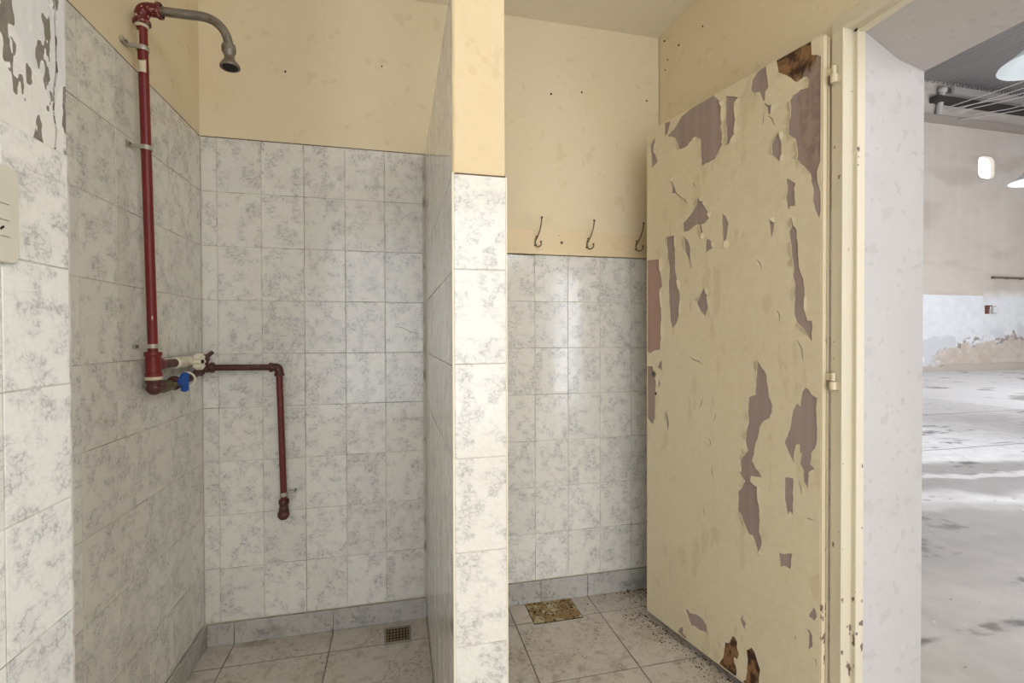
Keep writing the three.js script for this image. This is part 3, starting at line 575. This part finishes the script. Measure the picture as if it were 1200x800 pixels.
// ---------------------------------------------------------------- switch plate on the left wall
{
  const PL = new THREE.MeshStandardMaterial({ color: 0xcfc9b6, roughness: .4 });
  const y0 = 1.258, y1 = 1.396, z0 = -.884, w = .085;
  const t = placed('light_switch', 'yellowed plastic switch plate with socket on the tiled side wall', 'light switch', [XN, y0, z0 + w / 2]);
  const s = new THREE.Shape(), r = .016, W2 = w / 2, h = y1 - y0;
  s.moveTo(-W2 + r, 0); s.lineTo(W2 - r, 0); s.quadraticCurveTo(W2, 0, W2, r); s.lineTo(W2, h - r); s.quadraticCurveTo(W2, h, W2 - r, h); s.lineTo(-W2 + r, h); s.quadraticCurveTo(-W2, h, -W2, h - r); s.lineTo(-W2, r); s.quadraticCurveTo(-W2, 0, -W2 + r, 0);
  part('plate', new THREE.ExtrudeGeometry(s, { depth: .0045, bevelEnabled: true, bevelSize: .002, bevelThickness: .003, bevelSegments: 3 }).rotateY(Math.PI / 2).translate(.0003, 0, 0), PL, t, 'ivory cover plate');
  for (let k = 0; k < 3; k++) {
    const m = part('rocker', new THREE.BoxGeometry(.004, .0215, .046).translate(.0085, .036 + .0235 * k + .011, .0).rotateZ(0), PL, t, k === 0 ? 'socket insert' : 'rocker switch');
    if (k === 0) part('socket_slot', merge([new THREE.BoxGeometry(.001, .003, .008).rotateX(.6).translate(.0108, .047, -.006), new THREE.BoxGeometry(.001, .003, .008).rotateX(-.6).translate(.0108, .047, .010)]), DARK, m);
  }
}

// ---------------------------------------------------------------- drains
const RUST = new THREE.MeshStandardMaterial({ map: rep(dataTex(256, 256, (u, v) => { const n = fbm(u, v, 5, 5, 401), k = fbm(u, v, 30, 3, 405); return mix3(mix3([196, 182, 146], [158, 130, 88], sst(.4, .65, n)), [70, 52, 34], sst(.58, .72, k)); }), .2), bumpMap: tileBump, bumpScale: .004, roughness: .85, metalness: .2 });
{
  const t = thing('drain_cover', 'rusty square steel drain cover set in the floor below the coat rail', 'drain cover', [.631, 0, -1.919]);
  const s = new THREE.Shape([[-.1, -.072], [.1, -.072], [.1, .072], [-.1, .072]].map(p => new THREE.Vector2(...p)));
  part('plate', uvMetres(new THREE.ExtrudeGeometry(s, { depth: .0016, bevelEnabled: true, bevelSize: .0012, bevelThickness: .0008, bevelSegments: 1 }).rotateX(-Math.PI / 2).translate(0, .0012, 0)), RUST, t, 'rusted plate');
  part('rim', merge([[-.1035, .1035, -.0765, -.0738], [-.1035, .1035, .0738, .0765], [-.1035, -.1018, -.0738, .0738], [.1018, .1035, -.0738, .0738]].map(([a, b, c, d]) => box(a, b, .0004, .002, c, d))), DARK, t);
  for (const x of [-.08, .08]) part('screw', new THREE.CylinderGeometry(.005, .005, .0015, 10).translate(x, .0045, 0), DARK, t);
  const g = thing('floor_drain', 'small square slotted shower drain near the partition', 'floor drain', [-.001, 0, -1.902]);
  const FR = new THREE.MeshStandardMaterial({ color: 0x9a9488, metalness: .5, roughness: .5 });
  part('frame', merge([[-.05, .05, -.05, -.042], [-.05, .05, .042, .05], [-.05, -.042, -.042, .042], [.042, .05, -.042, .042]].map(([a, b, c, d]) => box(a, b, .0003, .005, c, d))), FR, g, 'dull steel frame');
  part('well', box(-.042, .042, .0002, .0008, -.042, .042), DARK, g);
  for (let i = 0; i < 7; i++) part('bar', box(-.036 + .012 * i - .002, -.036 + .012 * i + .002, .001, .0035, -.042, .042), RUST, g);
  for (let i = 0; i < 4; i++) part('bar', box(-.042, .042, .0012, .003, -.027 + .018 * i - .0015, -.027 + .018 * i + .0015), RUST, g);
}
// wire offcut and crumbs on the floor
meshThing('wire_offcut', tube([[1.02, .004, -1.395], [1.035, .006, -1.36], [1.06, .004, -1.345], [1.085, .004, -1.355], [1.08, .005, -1.372]], .0016, 30, 8), new THREE.MeshStandardMaterial({ color: 0xa9a08f, metalness: .7, roughness: .4 }), 'bent scrap of wire on the floor under the door', 'wire');
function crumbs(name, label, category, n, size, mat, where) {
  const m = new THREE.InstancedMesh(new THREE.IcosahedronGeometry(1, 0), mat, n), o = new THREE.Object3D();
  for (let i = 0; i < n; i++) { const [x, y, z] = where(), s = size * rr(.3, 1) * (rnd() < .1 ? 1.7 : 1); o.position.set(x, y + s * .35, z); o.scale.set(s * rr(.6, 1.6), s * rr(.3, .6), s * rr(.6, 1.6)); o.rotation.set(rr(0, 3), rr(0, 6), rr(0, 3)); o.updateMatrix(); m.setMatrixAt(i, o.matrix); }
  m.name = name; shade(m); scene.add(m); tag(m, label, category, 'stuff'); return m;
}
const CRUMB = new THREE.MeshStandardMaterial({ color: 0x5d4b38, roughness: 1 }), CHIP = new THREE.MeshStandardMaterial({ color: 0xc9c5bc, roughness: 1 });
crumbs('dirt_crumbs', 'dark dirt gathered on the floor behind the door', 'dirt', 1100, .0030, CRUMB, () => { const t = rnd(), k = rnd() * rnd(); return rnd() < .6 ? [XR - .02 - rnd() * k * .42, 0, ZB + .012 + rnd() * rnd() * .2] : [.98 + (1.13 - .98) * t - k * .10, 0, -1.82 + .6 * t]; });
crumbs('plaster_chips', 'pale plaster chips scattered on the shower floor', 'debris', 40, .004, CHIP, () => [rr(-.62, .05), 0, rr(-1.96, -1.5)]);
// ---------------------------------------------------------------- the hall beyond the door
const ZH = -11.9, XE = 26, HR = 9.12;
const hallWallTex = (() => {               // X 13..24, Y 0..9.2
  return dataTex(1408, 1178, (u, v) => {
    const X = 13 + 11 * u, Y = 9.2 * v, n = fbm(u, v, 9, 5, 501), m = fbm(u, v, 60, 3, 505), b = fbm(u, v, 5, 3, 509, 16), f = fbm(u, v, 22, 4, 513);
    let c = mix3(mix3([206, 197, 184], [188, 176, 162], n), [168, 152, 138], .4 * sst(.5, .75, b) + .2 * m);
    const streak = sst(.58, .7, fbm(u, v, 40, 3, 517, 4)); c = mix3(c, [222, 216, 207], .07 * streak);
    const lime = X < 18.75 ? sst(2.45, 2.42, Y) : sst(2.7, 2.3, Y + .5 * (n - .5)) * .9;
    c = mix3(c, mix3([222, 223, 222], [208, 208, 206], m), lime);
    const grey = sst(.42, .5, f) * sst(1.35, 1.1, Y + .9 * (n - .5) - .14 * (X - 18)); c = mix3(c, [196, 194, 194], grey * .8);
    const bare = sst(.80, .72, Y + .9 * (f - .5) - .10 * (X - 18)) * sst(16.2, 17.2, X + (m - .5)); c = mix3(c, mix3([206, 194, 180], [178, 162, 146], m), bare);
    const rim = sst(.93, .84, Y + .9 * (f - .5) - .10 * (X - 18)) * (1 - bare) * sst(16.4, 17.2, X); c = mix3(c, [128, 110, 94], rim * sst(.5, .6, m) * .7);
    return c;
  }, true, false);
})();
const CONC = new THREE.MeshStandardMaterial({ map: hallWallTex, roughness: .95 });
{
  const hole = new THREE.Path(), hx = 18.86, hy = 6.64, a = .36, b = .36, r = .24;
  hole.moveTo(hx - a + r, hy - b); hole.lineTo(hx + a - r, hy - b); hole.quadraticCurveTo(hx + a, hy - b, hx + a, hy - b + r); hole.lineTo(hx + a, hy + b - r); hole.quadraticCurveTo(hx + a, hy + b, hx + a - r, hy + b); hole.lineTo(hx - a + r, hy + b); hole.quadraticCurveTo(hx - a, hy + b, hx - a, hy + b - r); hole.lineTo(hx - a, hy - b + r); hole.quadraticCurveTo(hx - a, hy - b, hx - a + r, hy - b);
  const s = new THREE.Shape([[1.425, 0], [XE, 0], [XE, 10.6], [1.425, 10.6]].map(p => new THREE.Vector2(...p))); s.holes.push(hole);
  const g = new THREE.ExtrudeGeometry(s, { depth: .12, bevelEnabled: false, curveSegments: 10 }).translate(0, 0, ZH - .12), p = g.attributes.position, uv = g.attributes.uv;
  for (let i = 0; i < p.count; i++) uv.setXY(i, (p.getX(i) - 13) / 11, p.getY(i) / 9.2);
  const w = meshThing('wall_hall_far', g, CONC, 'stained concrete end wall of the hall with white dado and one rounded opening', 'wall', 'structure');
  part('ledge', mbox(1.425, XE, 7.86, 8.06, ZH, ZH + .16), new THREE.MeshStandardMaterial({ color: 0x9c9184, roughness: .9 }), w, 'horizontal concrete ledge');
  part('broken_edge', (() => { const s2 = new THREE.Shape(), pts = [[13, 0]]; for (let k = 0; k <= 60; k++) { const x = 13 + 9 * k / 60; pts.push([x, .10 + .06 * fbm(k / 60, .3, 12, 3, 531) + (x > 17 ? .08 : 0)]); } pts.push([22, 0]); pts.forEach((q, i) => i ? s2.lineTo(...q) : s2.moveTo(...q)); return uvMetres(new THREE.ExtrudeGeometry(s2, { depth: .05, bevelEnabled: false }).translate(0, 0, ZH)); })(), new THREE.MeshStandardMaterial({ color: 0xb5aa9b, roughness: 1 }), w, 'crumbling plinth');
}
// side walls
const HALLP = new THREE.MeshStandardMaterial({ map: rep(whiteTex.clone(), 3), color: 0xcfc8bd, roughness: .95 });
meshThing('wall_hall_near', merge([mbox(XR + G, XH, 0, 10.6, ZH, ZB - .15), mbox(XH - .1, XH, H + .15, 10.6, ZB - .15, ZF + .15), mbox(XR + G, XH, 0, 10.6, ZF + .15, 5)]), WHITE, 'white rendered hall wall beside the bathroom doorway', 'wall', 'structure');
const pierced = (name, label, spans, solid) => meshThing(name, merge(solid.map(a => mbox(...a))), HALLP, label, 'wall', 'structure');
pierced('wall_hall_front', 'plain unseen hall wall holding the added light windows', 0, [[7.5, 7.7, 0, .4, -3, 5], [7.5, 7.7, 4.6, 10.6, -3, 5], [7.5, 7.7, .4, 4.6, -3, -2.75], [7.5, 7.7, .4, 4.6, 1.85, 2.15], [7.5, 7.7, .4, 4.6, 4.55, 5]]);  // placed out of view to carry the added light windows
pierced('wall_hall_inner', 'plain hall wall facing the stained end wall', 0, [[7.5, XE, 0, 1, -3, -2.8], [7.5, XE, 5, 10.6, -3, -2.8], [7.5, 10.2, 1, 5, -3, -2.8], [15, 16, 1, 5, -3, -2.8], [20.8, XE, 1, 5, -3, -2.8]]);
pierced('wall_hall_gate', 'hall wall around the wide daylight gate', 0, [[1.2, 2.1, 0, 10.6, 5, 5.2], [4.7, 7.7, 0, 10.6, 5, 5.2], [2.1, 4.7, 2.3, 10.6, 5, 5.2]]);
pierced('wall_hall_end', 'plain hall wall at the long end', 0, [[XE, XE + .2, 0, 10.6, ZH, -3]]);
// floor
const hallFloorTex = dataTex(1536, 1536, (u, v) => {   // X 1.4..9.4, Z -7..1  (v = 0 at z = 1)
  const X = 1.4 + 8 * u, Z = 1 - 8 * v, n = fbm(u, v, 7, 5, 601), m = fbm(u, v, 90, 3, 605), w = fbm(u, v, 10, 4, 609), f = fbm(u, v, 34, 4, 613);
  let c = mix3([208, 203, 197], [194, 189, 183], n);
  const q = Z + .16 * (X - 4.8) * -1;                   // pale and dark bands run slightly askew to the joints
  c = mix3(c, mix3([238, 235, 231], [228, 225, 220], n), sst(-2.30, -2.42, q + .3 * (w - .5)));
  const dark1 = sst(-3.45, -3.3, q + .35 * (w - .5)) * sst(-2.50, -2.7, q + .5 * (w - .5));
  const pale = sst(-3.02, -2.97, q + .2 * (f - .5)) * sst(-2.86, -2.90, q + .2 * (f - .5)) * sst(3.55, 3.75, X);
  c = mix3(c, [138, 133, 127], .75 * dark1); c = mix3(c, [222, 218, 212], .9 * pale);
  const dark2 = sst(-2.30, -2.22, q + .5 * (w - .5)) * sst(-1.2, -1.75, q + .9 * (n - .5)); c = mix3(c, [154, 148, 141], .6 * dark2);
  const blot = sst(.66, .76, fbm(u + .5 * v, v, 14, 4, 617, 40)) * sst(.35, .7, fbm(u, v, 120, 3, 619)); c = mix3(c, [84, 80, 76], .65 * blot);
  const wash = sst(.45, .7, fbm(u + .5 * v, v, 6, 4, 623, 22)); c = mix3(c, [188, 184, 179], .28 * wash);
  const speck = sst(.72, .80, fbm(u, v, 250, 2, 621)); c = mix3(c, [190, 187, 182], .3 * speck);
  const jn = (z) => sst(.012, .004, Math.abs(Z - z - .02 * (f - .5))); c = mix3(c, [96, 90, 84], .8 * Math.max(jn(-3.72), jn(-5.4)));
  return mix3(c, [120, 114, 108], .25 * m);
}, true, false);
const hallFar = rep(dataTex(512, 512, (u, v) => mix3(mix3([236, 233, 228], [216, 212, 207], fbm(u, v, 6, 5, 641)), [112, 106, 100], .5 * sst(.6, .72, fbm(u, v, 10, 4, 645, 20)))), 6);
const hallFloor = thing('floor_hall', 'bare concrete hall floor with pale and dark bands', 'floor', [0, 0, 0], 'structure');
{
  const g = box(XH, 9.4, -.2, 0, -7, 1), p = g.attributes.position, uv = g.attributes.uv;
  for (let i = 0; i < p.count; i++) uv.setXY(i, (p.getX(i) - 1.4) / 8, (1 - p.getZ(i)) / 8);
  part('slab', g, new THREE.MeshStandardMaterial({ map: hallFloorTex, roughness: .7 }), hallFloor);
  const F = new THREE.MeshStandardMaterial({ map: hallFar, roughness: .75 });
  part('slab', mbox(9.4, XE, -.2, 0, -7, -2.8), F, hallFloor); part('slab', mbox(XH, XE, -.2, 0, ZH, -8.45), F, hallFloor); part('slab', mbox(XH, XE, -.2, 0, -8.44, -7), F, hallFloor); part('slab', mbox(XH, 7.7, -.2, 0, 1, 5.2), F, hallFloor);
}
// corrugated roof, rising gently from the end wall
const ROOF = new THREE.MeshStandardMaterial({ color: 0x8f8b86, metalness: .2, roughness: .6, side: THREE.DoubleSide });
{
  const pitch = .21, x0 = 1.2, n = Math.round((XE - x0) / pitch), P = [], I = [], K = 6, rib = [0, .004, .12, .125, .12, .004];
  const rows = [[ZH - .1, HR + .0], [5.2, HR + .053 * 17.1]];
  for (const [z, y] of rows) for (let k = 0; k <= n * K; k++) P.push(x0 + k * pitch / K, y + rib[k % K], z);
  const m = n * K + 1; for (let k = 0; k + 1 < m; k++) I.push(k, k + 1, m + k, k + 1, m + k + 1, m + k);
  const g = new THREE.BufferGeometry(); g.setAttribute('position', new THREE.Float32BufferAttribute(P, 3)); g.setIndex(I); g.computeVertexNormals(); uvMetres(g);
  const roof = meshThing('ceiling_hall', g, ROOF, 'dark corrugated metal roof of the hall', 'roof', 'structure');
  part('roof_deck', (() => { const d = new THREE.BoxGeometry(XE - 1.2, .1, 17.3); return d.rotateX(-.053).translate((XE + 1.2) / 2, HR + .16 + .45, -3.35); })(), new THREE.MeshStandardMaterial({ color: 0x4c4a48, roughness: .9 }), roof);
  const PUR = new THREE.MeshStandardMaterial({ color: 0xa39d96, roughness: .7 }), PUR2 = new THREE.MeshStandardMaterial({ color: 0x3c3834, roughness: .8 });
  part('purlin', mbox(16.9, XE, 8.66, 8.86, ZH + .30, ZH + .38), PUR, roof, 'pale steel purlin');
  part('purlin', mbox(16.4, XE, 8.46, 8.62, ZH + .02, ZH + .26), PUR2, roof, 'dark steel channel');
  part('drip_edge', merge(Array.from({ length: 70 }, (_, k) => ball([15.6 + k * .13, HR - .02, ZH + .12], .028))), PUR, roof, 'row of pale sheet ends');
}
{
  const PIPE = new THREE.MeshStandardMaterial({ color: 0xb9b6ae, roughness: .6 });
  const t = placed('wall_bracket', 'pale upright pipe stub on the ledge of the end wall', 'pipe', [16.7, 8.06, ZH + .1]);
  partW('stub', tube([[16.66, 8.06, ZH + .1], [16.70, 8.3, ZH + .1], [16.74, 8.62, ZH + .12], [16.78, 8.84, ZH + .14]], .085, 24, 12), PIPE, t);
  partW('cap', ball([16.78, 8.86, ZH + .14], .12), PIPE, t);
  const RUSTY = new THREE.MeshStandardMaterial({ color: 0x6a5d52, roughness: .7 });
  const r = placed('wall_rail', 'thin dark pipe rail fixed across the end wall of the hall', 'rail', [20.3, 3.04, ZH]);
  partW('tube', cyl([19.08, 3.04, ZH + .08], [21.6, 3.04, ZH + .08], .032, .032, 12), RUSTY, r);
  for (const x of [19.12, 19.75, 20.4, 21.4]) partW('bracket', mbox(x - .02, x + .02, 3.0, 3.08, ZH, ZH + .07), RUSTY, r);
  const b1 = placed('switch_box', 'open dark wall box with reddish side on the white dado', 'switch box', [18.93, 1.86, ZH]);
  partW('back', box(18.85, 19.02, 1.85, 2.11, ZH, ZH + .02), DARK, b1);
  partW('side', merge([box(18.83, 18.87, 1.84, 2.12, ZH, ZH + .09), box(18.85, 19.02, 2.09, 2.12, ZH, ZH + .09)]), new THREE.MeshStandardMaterial({ color: 0x6e4438, roughness: .8 }), b1);
  partW('module', box(18.93, 19.0, 1.87, 2.0, ZH + .02, ZH + .07), PIPE, b1);
  const b2 = placed('socket_plate', 'pale grey socket plate beside the open wall box', 'socket', [19.2, 1.85, ZH]);
  partW('plate', box(19.11, 19.29, 1.84, 2.11, ZH, ZH + .05), PIPE, b2);
  partW('insert', box(19.15, 19.25, 1.89, 2.06, ZH + .05, ZH + .06), new THREE.MeshStandardMaterial({ color: 0xd8dad8, roughness: .5 }), b2);
}
// slack cables between roof and end wall
{
  const CAB = new THREE.MeshStandardMaterial({ color: 0xb8aea8, roughness: .8 });
  const spans = [[[17.1, 8.3, ZH + .1], [20.6, 8.98, -9.6]], [[17.2, 8.2, ZH + .1], [20.9, 9.0, -9.7]], [[17.5, 8.36, ZH + .1], [19.6, 9.02, -8.9]], [[17.35, 7.95, ZH + .2], [21.2, 8.75, -10.8]], [[16.9, 8.3, ZH + .2], [18.6, 8.85, -8.6]], [[18.0, 8.2, ZH + .2], [20.0, 8.62, -11.0]]];
  spans.forEach(([a, b], i) => { const m = a.map((v, k) => (v + b[k]) / 2); m[1] -= .08;
    meshThing('cable', tube([a, m, b], .014, 30, 6), CAB, 'thin slack cable strung below the corrugated roof', 'cable', null, 'cables under the hall roof'); });
}
// enamel pendant lamps
{
  const EN = new THREE.MeshStandardMaterial({ color: 0xdfe6e4, roughness: .35, side: THREE.DoubleSide }), GR = new THREE.MeshStandardMaterial({ color: 0x9a9c9a, metalness: .4, roughness: .5 });
  const lamp = (label, x, y, z, R) => {
    const t = thing('pendant_lamp', label, 'lamp', [x, y, z], null, null);
    part('shade', new THREE.LatheGeometry([[1, 0], [.985, .03], [.80, .16], [.62, .30], [.45, .46], [.30, .62], [.22, .74], [.20, .86], [.17, .86], [.19, .74], [.27, .61], [.42, .45], [.59, .29], [.77, .15], [.955, .02], [1, 0]].map(([r, h]) => new THREE.Vector2(r * R, h * R)), 40), EN, t, 'white enamel bell shade');
    part('socket', lathe([[0, .8], [.2, .8], [.2, 1.15], [.12, 1.25], [0, 1.25]].map(([r, h]) => [r * R, h * R]), [0, 0, 0], [0, 1, 0]), GR, t);
    part('bulb', lathe([[0, .26], [.10, .30], [.13, .42], [.07, .6], [.06, .82], [0, .82]].map(([r, h]) => [r * R, h * R]), [0, 0, 0], [0, 1, 0], 16), new THREE.MeshStandardMaterial({ color: 0xf2f0ea, roughness: .2 }), t, 'unlit bulb');
    part('rod', cyl([0, R * 1.2, 0], [0, 9.16 + .053 * (z + 11.9) - y, 0], .015, .015, 8), GR, t);
  };
  lamp('white enamel pendant lamp hung nearer the bathroom doorway', 7.62, 4.42, -4.16, .47);
  lamp('white enamel pendant lamp hung in front of the stained end wall', 13.30, 4.42, -7.45, .47);
}
crumbs('rubble_crumbs', 'plaster crumbs scattered over the concrete hall floor', 'debris', 140, .007, CHIP, () => { const t = Math.pow(rnd(), 1.3), X = 1.55 + 5 * t; return [X, 0, -X * rr(.50, .78)]; });

// ---------------------------------------------------------------- glowing panes, mostly added, each with an area light
for (const [name, c, w, h, to, L, label] of GLOW_PANES) {
  const win = thing(name, label, 'window', c, 'structure');
  const d = V(...to); win.rotation.y = Math.atan2(d.x, d.z);
  const GL = new THREE.MeshStandardMaterial({ color: 0x888888, roughness: .6, emissive: 0xf4f8ff, emissiveIntensity: L * .4 });
  const BAR = new THREE.MeshStandardMaterial({ color: 0xb9b6ae, roughness: .6 });
  part('window_pane', new THREE.BoxGeometry(w, h, .02).translate(0, 0, -.02), GL, win);
  for (const k of w > 2.65 && h < 2.3 ? [-.5, -.17, .17, .5] : [-.5, 0, .5]) part('window_frame', new THREE.BoxGeometry(.05, h, .04).translate(k * (w - .05), 0, -.015), BAR, win);
  const l = new THREE.RectAreaLight(0xebf1ff, L, w, h); l.position.set(c[0] + to[0] * .02, c[1], c[2] + to[2] * .02); scene.add(l);
  l.lookAt(c[0] + to[0], c[1], c[2] + to[2]); l.name = name + '_daylight';
}

renderer.render(scene, camera);
